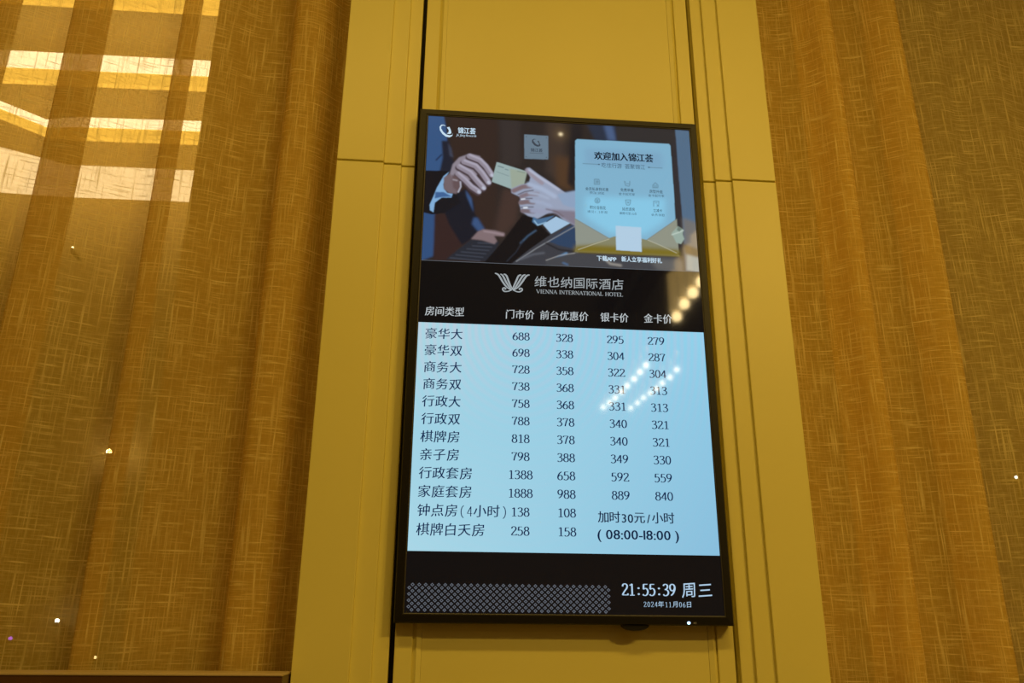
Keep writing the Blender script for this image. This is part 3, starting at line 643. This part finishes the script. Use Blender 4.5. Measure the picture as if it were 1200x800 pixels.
# frame: mitred ring with a sloping inner lip
ox0, ox1, oz0, oz1 = -0.3645, 0.3632, -0.0200, 1.2390
prof = [(0.0, 0.030), (0.0, 0.002), (0.002, -0.002), (0.0165, -0.003), (0.0185, -0.0012), (0.0205, 0.0015)]   # (inset, y)
def ring(name, prof, material, parent, x0=ox0, x1=ox1, z0=oz0, z1=oz1):
    v, f = [], []
    n = len(prof)
    for cx, cz, sx, sz in ((x0, z0, 1, 1), (x1, z0, -1, 1), (x1, z1, -1, -1), (x0, z1, 1, -1)):
        for d, y in prof: v.append((cx+sx*d, y, cz+sz*d))
    for c in range(4):
        c2 = (c+1) % 4
        for i in range(n-1): f.append((c*n+i, c*n+i+1, c2*n+i+1, c2*n+i))
    return link(name, mesh(name, v, f), material, parent)
ring('frame', prof, M_bezel, tv)
ring('inner_trim', [(0.0, 0.0006), (0.0, -0.0021), (0.0013, -0.0024), (0.0026, -0.0018), (0.0026, 0.0012)], M_trim, tv, -0.3462, 0.3462, -0.0026, 1.2206)
box('housing', ox0+0.01, ox1-0.01, 0.012, 0.0335, oz0+0.01, oz1-0.01, M_black, tv)
# receiver nub under the lower edge and the power lamp
L = D['LEDG']
nb = []; K = 14
for k in range(K+1):
    a = math.pi*k/K
    nb.append((L['nubc']-L['nubw']/2*math.cos(a), oz0-0.0115*math.sin(a)))
v = [(x, 0.002, z) for x, z in nb]+[(x, 0.025, z) for x, z in nb]
f = [tuple(range(K, -1, -1)), tuple(range(K+1, 2*K+2))]+[(i, i+1, K+2+i, K+1+i) for i in range(K)]+[(K, 0, K+1, 2*K+1)]
link('sensor_nub', mesh('sensor_nub', v, f), M_bezel, tv)
M_led = mat('power_lamp_glow', (0.5, 0.7, 1), 0.3, emit=(0.35, 0.62, 1.0), estr=4.0)
lx, lz = L['led']
bm = bmesh.new(); bmesh.ops.create_uvsphere(bm, u_segments=14, v_segments=8, radius=0.0030)
bmesh.ops.scale(bm, vec=(1.15, .4, 1), verts=bm.verts); bmesh.ops.translate(bm, vec=(lx, -0.003, lz), verts=bm.verts)
me = bpy.data.meshes.new('power_lamp'); bm.to_mesh(me); bm.free()
o = link('power_lamp', me, M_led, tv, True); o['label'] = 'blue white glowing power lamp'
v, f = [], []
for x0, x1, z0, z1 in ((.0105, .0118, -.002, .002), (.0118, .0135, -.0006, .0006), (.0135, .0165, -.0022, -.0012), (.0135, .0165, .0012, .0022), (.0135, .0145, -.0022, .0022), (.0156, .0166, -.0022, .0022)):
    k = len(v); v += [(lx+x0, -0.0032, lz+z0), (lx+x1, -0.0032, lz+z0), (lx+x1, -0.0032, lz+z1), (lx+x0, -0.0032, lz+z1)]; f.append((k, k+1, k+2, k+3))
link('power_mark', mesh('power_mark', v, f), mat('power_mark_grey', (0.25, 0.25, 0.28), 0.5), tv)

M_dark = screen_mat('screen_dark', (8, 10, 14))
disp = box('display_glass', -0.3445, 0.3445, 0.0, 0.011, -0.0015, 1.2195, M_dark, tv)

# ---- price area, colour sloping gently between its corners as the panel shows it
def vcol_mat(name, moire=False):
    mt, nt, p = nodes_of(name)
    p.inputs['Base Color'].default_value = (0.004, 0.004, 0.004, 1)
    p.inputs['Roughness'].default_value = SCREEN_ROUGH
    at = nt.nodes.new('ShaderNodeAttribute'); at.attribute_name = 'pixels'
    p.inputs['Emission Strength'].default_value = 1.0
    if moire:
        N, K = nt.nodes.new, nt.links.new
        tc = N('ShaderNodeTexCoord')
        mp = N('ShaderNodeMapping'); mp.inputs['Location'].default_value = (0.10, 0, -0.52); mp.inputs['Scale'].default_value = (1, 1, 0.8)
        wv = N('ShaderNodeTexWave'); wv.wave_type = 'RINGS'; wv.rings_direction = 'Y'
        wv.inputs['Scale'].default_value = 19.0; wv.inputs['Distortion'].default_value = 1.2; wv.inputs['Detail'].default_value = 0.0
        K(tc.outputs['Object'], mp.inputs[0]); K(mp.outputs[0], wv.inputs['Vector'])
        mr = N('ShaderNodeMapRange'); mr.inputs['To Min'].default_value = 0.0; mr.inputs['To Max'].default_value = 1.0
        K(wv.outputs['Fac'], mr.inputs[0])
        sp = N('ShaderNodeSeparateXYZ'); K(tc.outputs['Object'], sp.inputs[0])
        fd = N('ShaderNodeMapRange'); fd.inputs['From Min'].default_value = 0.38; fd.inputs['From Max'].default_value = 0.65
        fd.inputs['To Min'].default_value = 0.10; fd.inputs['To Max'].default_value = 1.0
        K(sp.outputs['Z'], fd.inputs[0])
        tint = N('ShaderNodeMix'); tint.data_type = 'RGBA'
        tint.inputs[6].default_value = (0.88, 1.03, 1.03, 1); tint.inputs[7].default_value = (1.10, 0.97, 0.99, 1)
        K(mr.outputs[0], tint.inputs[0])
        t2 = N('ShaderNodeMix'); t2.data_type = 'RGBA'; t2.inputs[6].default_value = (1, 1, 1, 1)
        K(fd.outputs[0], t2.inputs[0]); K(tint.outputs[2], t2.inputs[7])
        mu = N('ShaderNodeMix'); mu.data_type = 'RGBA'; mu.blend_type = 'MULTIPLY'; mu.inputs[0].default_value = 1.0
        K(at.outputs['Color'], mu.inputs[6]); K(t2.outputs[2], mu.inputs[7]); K(mu.outputs[2], p.inputs['Emission Color'])
    else:
        nt.links.new(at.outputs['Color'], p.inputs['Emission Color'])
    return mt

def grid(name, x0, x1, z0, z1, y, rgb, material, parent):
    """a flat pixel grid; rgb (rows from the bottom, columns, 3) linear"""
    nv, nu = rgb.shape[:2]
    X, Z = np.meshgrid(np.linspace(x0, x1, nu), np.linspace(z0, z1, nv))
    co = np.stack([X, np.full_like(X, y), Z], -1).reshape(-1, 3).astype(np.float32)
    idx = np.arange(nu*nv).reshape(nv, nu)
    q = np.stack([idx[:-1, :-1], idx[:-1, 1:], idx[1:, 1:], idx[1:, :-1]], -1).reshape(-1)
    nf = (nu-1)*(nv-1)
    me = bpy.data.meshes.new(name)
    me.vertices.add(nu*nv); me.vertices.foreach_set('co', co.reshape(-1))
    me.loops.add(nf*4); me.loops.foreach_set('vertex_index', q.astype(np.int32))
    me.polygons.add(nf); me.polygons.foreach_set('loop_start', np.arange(0, nf*4, 4, dtype=np.int32))
    me.update(calc_edges=True)
    ca = me.color_attributes.new('pixels', 'FLOAT_COLOR', 'POINT')
    ca.data.foreach_set('color', np.concatenate([rgb.reshape(-1, 3), np.ones((nu*nv, 1))], 1).astype(np.float32).reshape(-1))
    return link(name, me, material, parent)

def npl(c):
    c = np.asarray(c, float)/255
    return np.where(c <= 0.04045, c/12.92, ((c+0.055)/1.055)**2.4)

tz1, tz0 = 0.6502, 0.1266
cn = npl([[[168, 214, 230], [152, 204, 226], [136, 190, 220]], [[160, 210, 228], [154, 206, 228], [142, 198, 226]], [[180, 210, 222], [160, 206, 228], [150, 206, 232]]])
gx = np.linspace(0, 2, 24); gz = np.linspace(0, 2, 24)
tab = np.zeros((24, 24, 3))
for j, b in enumerate(gz):
    for i, a in enumerate(gx):
        i0 = min(int(a), 1); j0 = min(int(b), 1); fa, fb = a-i0, b-j0
        tab[j, i] = (cn[j0, i0]*(1-fa)+cn[j0, i0+1]*fa)*(1-fb)+(cn[j0+1, i0]*(1-fa)+cn[j0+1, i0+1]*fa)*fb
o = grid('price_table', -W2, W2, tz0, tz1, -0.0003, tab, vcol_mat('screen_price_table', True), disp)
o['label'] = 'pale blue price table area'

# ---- the advertising picture at the top of the screen, painted stroke by stroke
bz0, bz1 = 0.8107, HH
NU, NV = 560, 334
cell = 2*W2/(NU-1)
PX = np.linspace(-W2, W2, NU); PZ = np.linspace(bz0, bz1, NV)
img = np.zeros((NV, NU, 3)); img[:] = npl((44, 40, 40))
def gauss(a, s):
    r = max(1, int(3*s))
    k = np.exp(-0.5*(np.arange(-r, r+1)/s)**2); k /= k.sum()
    for ax in (0, 1):
        pad = [(0, 0), (0, 0)]; pad[ax] = (r, r)
        b = np.pad(a, pad, mode='edge'); o = np.zeros_like(a)
        for i, kk in enumerate(k):
            sl = [slice(None)]*2; sl[ax] = slice(i, i+a.shape[ax])
            o += kk*b[tuple(sl)]
        a = o
    return a
def window(pts, pad):
    xs = [p[0] for p in pts]; zs = [p[1] for p in pts]
    i0 = max(0, int((min(xs)+W2)/cell-pad)); i1 = min(NU, int((max(xs)+W2)/cell+pad)+1)
    dz = (bz1-bz0)/(NV-1)
    j0 = max(0, int((min(zs)-bz0)/dz-pad)); j1 = min(NV, int((max(zs)-bz0)/dz+pad)+1)
    return i0, i1, j0, j1
def put(mask, box4, col):
    i0, i1, j0, j1 = box4
    mm = mask[..., None]
    img[j0:j1, i0:i1] = img[j0:j1, i0:i1]*(1-mm)+npl(col)*mm
for it in D['PAINT']:
    if it[0] == 'p':
        _, pts, col, b = it
        s = max(0.45, b*0.42)
        i0, i1, j0, j1 = w4 = window(pts, 3*s+3)
        if i1 <= i0 or j1 <= j0: continue
        acc = np.zeros((j1-j0, i1-i0))
        for ax, az in ((-.25, -.25), (.25, .25), (-.25, .25), (.25, -.25)):
            X, Z = np.meshgrid(PX[i0:i1]+ax*cell, PZ[j0:j1]+az*cell)
            ins = np.zeros(X.shape, bool)
            for (xa, za), (xb, zb) in zip(pts, pts[1:]+pts[:1]):
                if za == zb: continue
                ins ^= ((za > Z) != (zb > Z)) & (X < (xb-xa)*(Z-za)/(zb-za)+xa)
            acc += ins*0.25
        put(gauss(acc, s) if b > 0 else acc, w4, col)
    elif it[0] == 's':
        _, pts, wd, col, b = it
        s = max(0.3, b*0.42)
        i0, i1, j0, j1 = w4 = window(pts, wd/cell+3*s+3)
        if i1 <= i0 or j1 <= j0: continue
        X, Z = np.meshgrid(PX[i0:i1], PZ[j0:j1])
        dist = np.full(X.shape, 9.0)
        for (xa, za), (xb, zb) in zip(pts, pts[1:]):
            dx, dz = xb-xa, zb-za; l2 = dx*dx+dz*dz+1e-12
            t = np.clip(((X-xa)*dx+(Z-za)*dz)/l2, 0, 1)
            dist = np.minimum(dist, np.hypot(X-xa-t*dx, Z-za-t*dz))
        mask = np.clip((wd/2-dist)/cell+0.5, 0, 1)
        put(gauss(mask, s), w4, col)
    else:
        _, (x, z), r, col = it
        X, Z = np.meshgrid(PX, PZ)
        d = np.hypot(X-x, Z-z)
        img += (np.exp(-(d/(r*0.62))**2)*1.0)[..., None]*npl(col)*0.8 + (np.exp(-(d/(r*2.2))**2)*0.10)[..., None]*npl((200, 160, 90))
img = np.clip(np.stack([gauss(img[..., k], 0.6) for k in range(3)], -1), 0, 1)
grid('advert_picture', -W2, W2, bz0, bz1, -0.0003, img, vcol_mat('screen_advert'), disp)
box('picture_rule', -W2, W2, -0.0005, 0.0, bz0-0.0012, bz0, screen_mat('screen_rule', (92, 98, 106)), disp)

# ------------------------------------------------------------------ lettering
CACHE = {}
def glyph(ch, off=0.0):
    key = (ch, off)
    if key not in CACHE:
        cu = bpy.data.curves.new('glyph', 'FONT'); cu.body = ch; cu.size = 1.0; cu.resolution_u = 3; cu.offset = off
        ob = bpy.data.objects.new('glyph', cu); COL.objects.link(ob)
        dg = bpy.context.evaluated_depsgraph_get()
        me = ob.evaluated_get(dg).to_mesh()
        v = np.array([(p.co.x, p.co.y) for p in me.vertices]).reshape(-1, 2)
        f = [tuple(p.vertices) for p in me.polygons]
        ob.evaluated_get(dg).to_mesh_clear()
        bpy.data.objects.remove(ob); bpy.data.curves.remove(cu)
        CACHE[key] = (v, f)
    return CACHE[key]

def smooth_line(p, n=7):
    p = [np.array(q, float) for q in p]
    if len(p) < 3: return p
    q = [2*p[0]-p[1]]+p+[2*p[-1]-p[-2]]
    out = []
    for i in range(1, len(q)-2):
        a, b, c, d = q[i-1:i+3]
        for k in range(n):
            t = k/n
            out.append(0.5*(2*b+(c-a)*t+(2*a-5*b+4*c-d)*t*t+(3*b-a-3*c+d)*t**3))
    out.append(p[-1])
    return out

def stroke(p, thick, thin, taper=1.0, smooth=True):
    """a pen line whose width depends on its direction, as quads"""
    p = smooth_line(p) if smooth else [np.array(q, float) for q in p]
    v, f = [], []
    n = len(p)
    for i in range(n):
        d = p[min(i+1, n-1)]-p[max(i-1, 0)]
        d = d/(np.hypot(*d)+1e-9)
        w = thin+(thick-thin)*abs(d[1])
        if taper < 1: w *= 1-(1-taper)*abs(2*i/(n-1)-1)**2
        nrm = np.array([-d[1], d[0]])*w/2
        v += [p[i]+nrm, p[i]-nrm]
    for i in range(n-1): f.append((2*i, 2*i+1, 2*i+3, 2*i+2))
    return v, f

def ell(cx, cy, rx, ry, a0=90, a1=450, n=12):
    return [(cx+rx*math.cos(math.radians(a0+(a1-a0)*k/n)), cy+ry*math.sin(math.radians(a0+(a1-a0)*k/n))) for k in range(n+1)]
SIX = [(.38, .96), (.24, .84), (.11, .58), (.06, .30), (.12, .09), (.25, .01), (.39, .10), (.43, .30), (.37, .50), (.25, .57), (.12, .46), (.07, .30)]
DIG = {
 '0': [ell(.25, .5, .19, .48)], '1': [[(.09, .86), (.20, .90), (.27, .98)], [(.27, .98), (.27, .02)], [(.09, .02), (.45, .02)]],
 '2': [[(.07, .76), (.12, .92), (.25, .98), (.38, .91), (.42, .75), (.36, .57), (.22, .36), (.05, .05)], [(.05, .035), (.44, .035)], [(.44, .02), (.47, .16)]],
 '3': [[(.07, .84), (.14, .95), (.26, .98), (.37, .91), (.39, .75), (.31, .59), (.17, .53)], [(.17, .53), (.33, .50), (.43, .36), (.42, .17), (.30, .03), (.15, .02), (.05, .12)]],
 '4': [[(.35, .02), (.35, .97)], [(.35, .97), (.04, .30)], [(.04, .29), (.49, .29)]],
 '5': [[(.42, .96), (.12, .96)], [(.13, .96), (.10, .54)], [(.10, .54), (.22, .61), (.36, .56), (.43, .37), (.39, .15), (.27, .02), (.13, .02), (.05, .11)]],
 '6': [SIX], '9': [[(.49-x, 1-y) for x, y in SIX]],
 '7': [[(.05, .82), (.07, .96)], [(.06, .955), (.46, .955)], [(.45, .95), (.31, .58), (.21, .02)]],
 '8': [ell(.25, .76, .155, .215), ell(.25, .28, .19, .265)],
 '(': [[(.38, 1.06), (.22, .84), (.16, .45), (.22, .08), (.38, -.14)]], ')': [[(.12, 1.06), (.28, .84), (.34, .45), (.28, .08), (.12, -.14)]],
}
SER = {
 'V': (.72, [([(.02, .98), (.36, .02)], 1), ([(.36, .02), (.68, .98)], 0)], [(.0, .98, .22), (.54, .98, .2)]),
 'I': (.36, [([(.18, 0), (.18, 1)], 1)], [(.06, .98, .24), (.06, .02, .24)]),
 'E': (.62, [([(.16, 0), (.16, 1)], 1), ([(.1, .98), (.56, .98)], 0), ([(.16, .5), (.44, .5)], 0), ([(.1, .02), (.58, .02)], 0), ([(.57, .0), (.6, .22)], 0), ([(.55, 1.0), (.56, .8)], 0)], []),
 'N': (.76, [([(.14, 0), (.14, 1)], 0), ([(.12, .98), (.64, .02)], 1), ([(.64, 0), (.64, 1)], 0)], [(.02, .98, .2), (.04, .02, .2), (.54, .98, .2)]),
 'A': (.72, [([(.06, .02), (.36, .98)], 0), ([(.36, .98), (.66, .02)], 1), ([(.17, .33), (.55, .33)], 0)], [(.0, .02, .18), (.54, .02, .22)]),
 'T': (.66, [([(.33, 0), (.33, 1)], 1), ([(.04, .98), (.62, .98)], 0), ([(.05, 1.0), (.04, .76)], 0), ([(.61, 1.0), (.62, .76)], 0)], [(.22, .02, .22)]),
 'R': (.70, [([(.16, 0), (.16, 1)], 1), ([(.1, .98), (.36, .98), (.52, .88), (.53, .66), (.38, .51), (.16, .5)], 2), ([(.34, .5), (.64, .02)], 1)], [(.05, .02, .22)]),
 'O': (.78, [(ell(.39, .5, .31, .48), 2)], []),
 'L': (.60, [([(.16, 0), (.16, 1)], 1), ([(.1, .02), (.54, .02)], 0), ([(.53, 0), (.57, .24)], 0)], [(.05, .98, .22)]),
 'H': (.80, [([(.16, 0), (.16, 1)], 1), ([(.64, 0), (.64, 1)], 1), ([(.16, .5), (.64, .5)], 0)], [(.05, .98, .22), (.05, .02, .22), (.53, .98, .22), (.53, .02, .22)]),
}
INKS = {k: screen_mat('screen_ink_'+k, c) for k, c in {
 'pale': (186, 194, 198), 'silver': (158, 166, 170), 'navy': (10, 36, 78), 'ink': (16, 34, 66), 'paleblue': (176, 206, 232), 'white': (196, 222, 240),
 'black': (14, 24, 42), 'slate': (56, 84, 106), 'plaque_ink': (58, 68, 80)}.items()}
CNT = [0]
def emit_mesh(name, parts, x, z, col, parent=disp, label=None):
    """parts: list of (verts (n,2) in metres about the origin, faces)"""
    v, f = [], []
    CNT[0] += 1
    y = -0.0006-0.00001*(CNT[0] % 7)
    for pv, pf in parts:
        k = len(v)
        v += [(x+a, y, z+b) for a, b in pv]
        for q in pf: f.append(tuple(i+k for i in q))
    o = link(name, mesh(name, v, f), INKS[col], parent)
    return o

def digit_parts(s, x, wd, h, heavy=1.0, sq=1.0):
    out = []
    for ch in s:
        if ch == ' ':
            pass
        elif ch == ':':
            for cz in (.12, .62):
                e = np.array(ell(.25, cz, .085, .075))
                out.append(([(x+a*2*wd*.97, b*h) for a, b in e], [tuple(range(12))]))
        else:
            for p in DIG[ch]:
                pv, pf = stroke(p, .112*heavy, .060*heavy, smooth=len(p) > 2)
                out.append(([(x+wd*(1-sq)/2+a[0]*2*wd*.97*sq, a[1]*h) for a in pv], pf))
        x += wd
    return out

def text(s, x, z, w, h, style, col, name='lettering'):
    """a line of writing w wide; h is the visible height of its characters"""
    parts = []
    if style == 'digit_bold':
        parts = digit_parts(s, 0.0, w/len(s), h, 1.1)
    elif style == 'serif':
        tot = sum(SER[c][0] if c != ' ' else .38 for c in s)
        k = w/tot; cx = 0.0
        for c in s:
            if c == ' ': cx += .38*k; continue
            aw, st, se = SER[c]
            for p, heavy in st:
                pv, pf = stroke(p, (.06, .13, .13)[heavy], (.055, .11, .05)[heavy], smooth=len(p) > 2)
                parts.append(([(cx+a[0]*k, a[1]*h) for a in pv], pf))
            for sx, sy, sl in se:
                pv, pf = stroke([(sx, sy), (sx+sl, sy)], .05, .05, smooth=False)
                parts.append(([(cx+a[0]*k, a[1]*h) for a in pv], pf))
            cx += aw*k
    else:
        off = {'kai': -0.004, 'kaib': 0.004, 'sans': 0.0, 'mixed': 0.0, 'bold': 0.0, 'heavy': 0.0, 'italic': 0.0}[style]
        kai = style in ('kai', 'kaib', 'mixed')
        if all(ord(c) < 0x2000 for c in s) and not kai:          # plain latin line: natural widths
            adv = []
            for c in s:
                gv, _ = glyph(c, off)
                adv.append((gv[:, 0].max()-gv[:, 0].min()+.09) if len(gv) else .26)
            k = w/sum(adv); vs = h/.74; cx = 0.0
            for c, a in zip(s, adv):
                gv, gf = glyph(c, off)
                if len(gv):
                    sl = .22*vs if style == 'italic' else 0.0
                    for sh in ((0, .035) if col == 'ink' else (0,)):
                        parts.append(([(cx+(p[0]-gv[:, 0].min()+.045)*k+sl*p[1]+sh*k, p[1]*vs) for p in gv], gf))
                cx += a*k
        else:
            un = [1.0 if ord(c) > 0x2000 else .55 for c in s]
            k = w/(sum(un)-(0.12 if kai else 0.06))
            em = h/.90
            cx = 0.0
            for c, a in zip(s, un):
                if c != ' ':
                    if ord(c) < 0x2000 and kai:
                        parts += digit_parts(c, cx, a*k*.95, h*.86, .75, .80)
                    else:
                        gv, gf = glyph(c, off)
                        gx0 = min(k, em*1.02) if ord(c) > 0x2000 else em*.98
                        gc = (gv[:, 0].min()+gv[:, 0].max())/2
                        q = []
                        for p in gv:
                            px = (p[0]-gc)*gx0; pz = (p[1]+(.055 if ord(c) > 0x2000 else 0))*em
                            if kai: pz += 0.075*px; px += 0.03*(pz-h*.45)
                            q.append((cx+a*k/2+px-(.06*k if kai else 0), pz))
                        parts.append((q, gf))
                        for sx, sz in {'sans': ((.03, 0),) if col == 'ink' else (), 'bold': ((.045, 0), (.02, .02)), 'heavy': ((.03, 0), (.06, 0), (.03, .02))}.get(style, ()): parts.append(([(qx+sx*em, qz+sz*em) for qx, qz in q], gf))
                        if style == 'kai': parts.append(([(qx+0.030*em, qz+0.004*em) for qx, qz in q], gf))
                cx += a*k
    return emit_mesh(name, parts, x, z, col)

for s, x, z, w, h, style, col in D['TEXT']:
    text(s, x, z, w, h, style, col)

G = D['ROWGEO']
for n, a, b, c, d, v, vd in D['ROWS']:
    un = sum(1.0 if ord(ch) > 0x2000 else .55 for ch in n)
    text(n, G['x'], v, G['adv']*(un-.12), G['h'], 'kai', 'navy', 'room_name')
    for cx, s in zip(G['cols'], (a, b, c, d)):
        if s:
            wd = G['wd']
            emit_mesh('price', digit_parts(s, -wd*len(s)/2, wd, G['hd']), cx, vd, 'navy')

# hotel emblem: plumes and two scrolls
parts = []
for k, p in enumerate(D['SWAN']):
    pp = [(a, b) for a, b in p]
    w = 0.0046 if k < 6 else 0.0034
    parts.append(stroke(pp, w, w*.9, 0.5 if k < 6 else 0.75))
emit_mesh('hotel_emblem', parts, 0, 0, 'silver')
# loyalty emblem: crescent with an inner leaf, on the picture and on the plaque
def fan(pts): return (pts, [tuple(range(len(pts)))])
emit_mesh('crescent_emblem', [fan(D['SWOOSH']), fan(D['SWOOSH2'])], 0, 0, 'white')
emit_mesh('plaque_emblem', [fan(p) for p in D['SWOOSHP']], 0, 0, 'plaque_ink')

# woven border of small hollow diamonds
DM = D['DIAM']
nx, nz = 31, 9
x0, x1, v0, v1 = DM['x0']+0.007, DM['x1']-0.007, DM['v0'], DM['v1']
dx = (x1-x0)/(nx-1); dz = (v1-v0)/(nz-1)
v, f = [], []
for j in range(nz):
    for i in range(nx + (j % 2)):
        cx = x0+dx*(i-(0.5 if j % 2 else 0)); cz = v0+dz*j
        R0, r0 = dx*.31, dx*.13
        R1, r1 = dz*.62, dz*.26
        k = len(v)
        for rx, rz in ((R0, R1), (r0, r1)):
            v += [(max(cx-rx, -W2+.001), -0.0006, cz), (cx, -0.0006, cz-rz), (cx+rx, -0.0006, cz), (cx, -0.0006, cz+rz)]
        for q in range(4): f.append((k+q, k+(q+1) % 4, k+4+(q+1) % 4, k+4+q))
o = link('diamond_border', mesh('diamond_border', v, f), screen_mat('screen_border', (92, 98, 108)), disp)
o['kind'] = 'stuff'
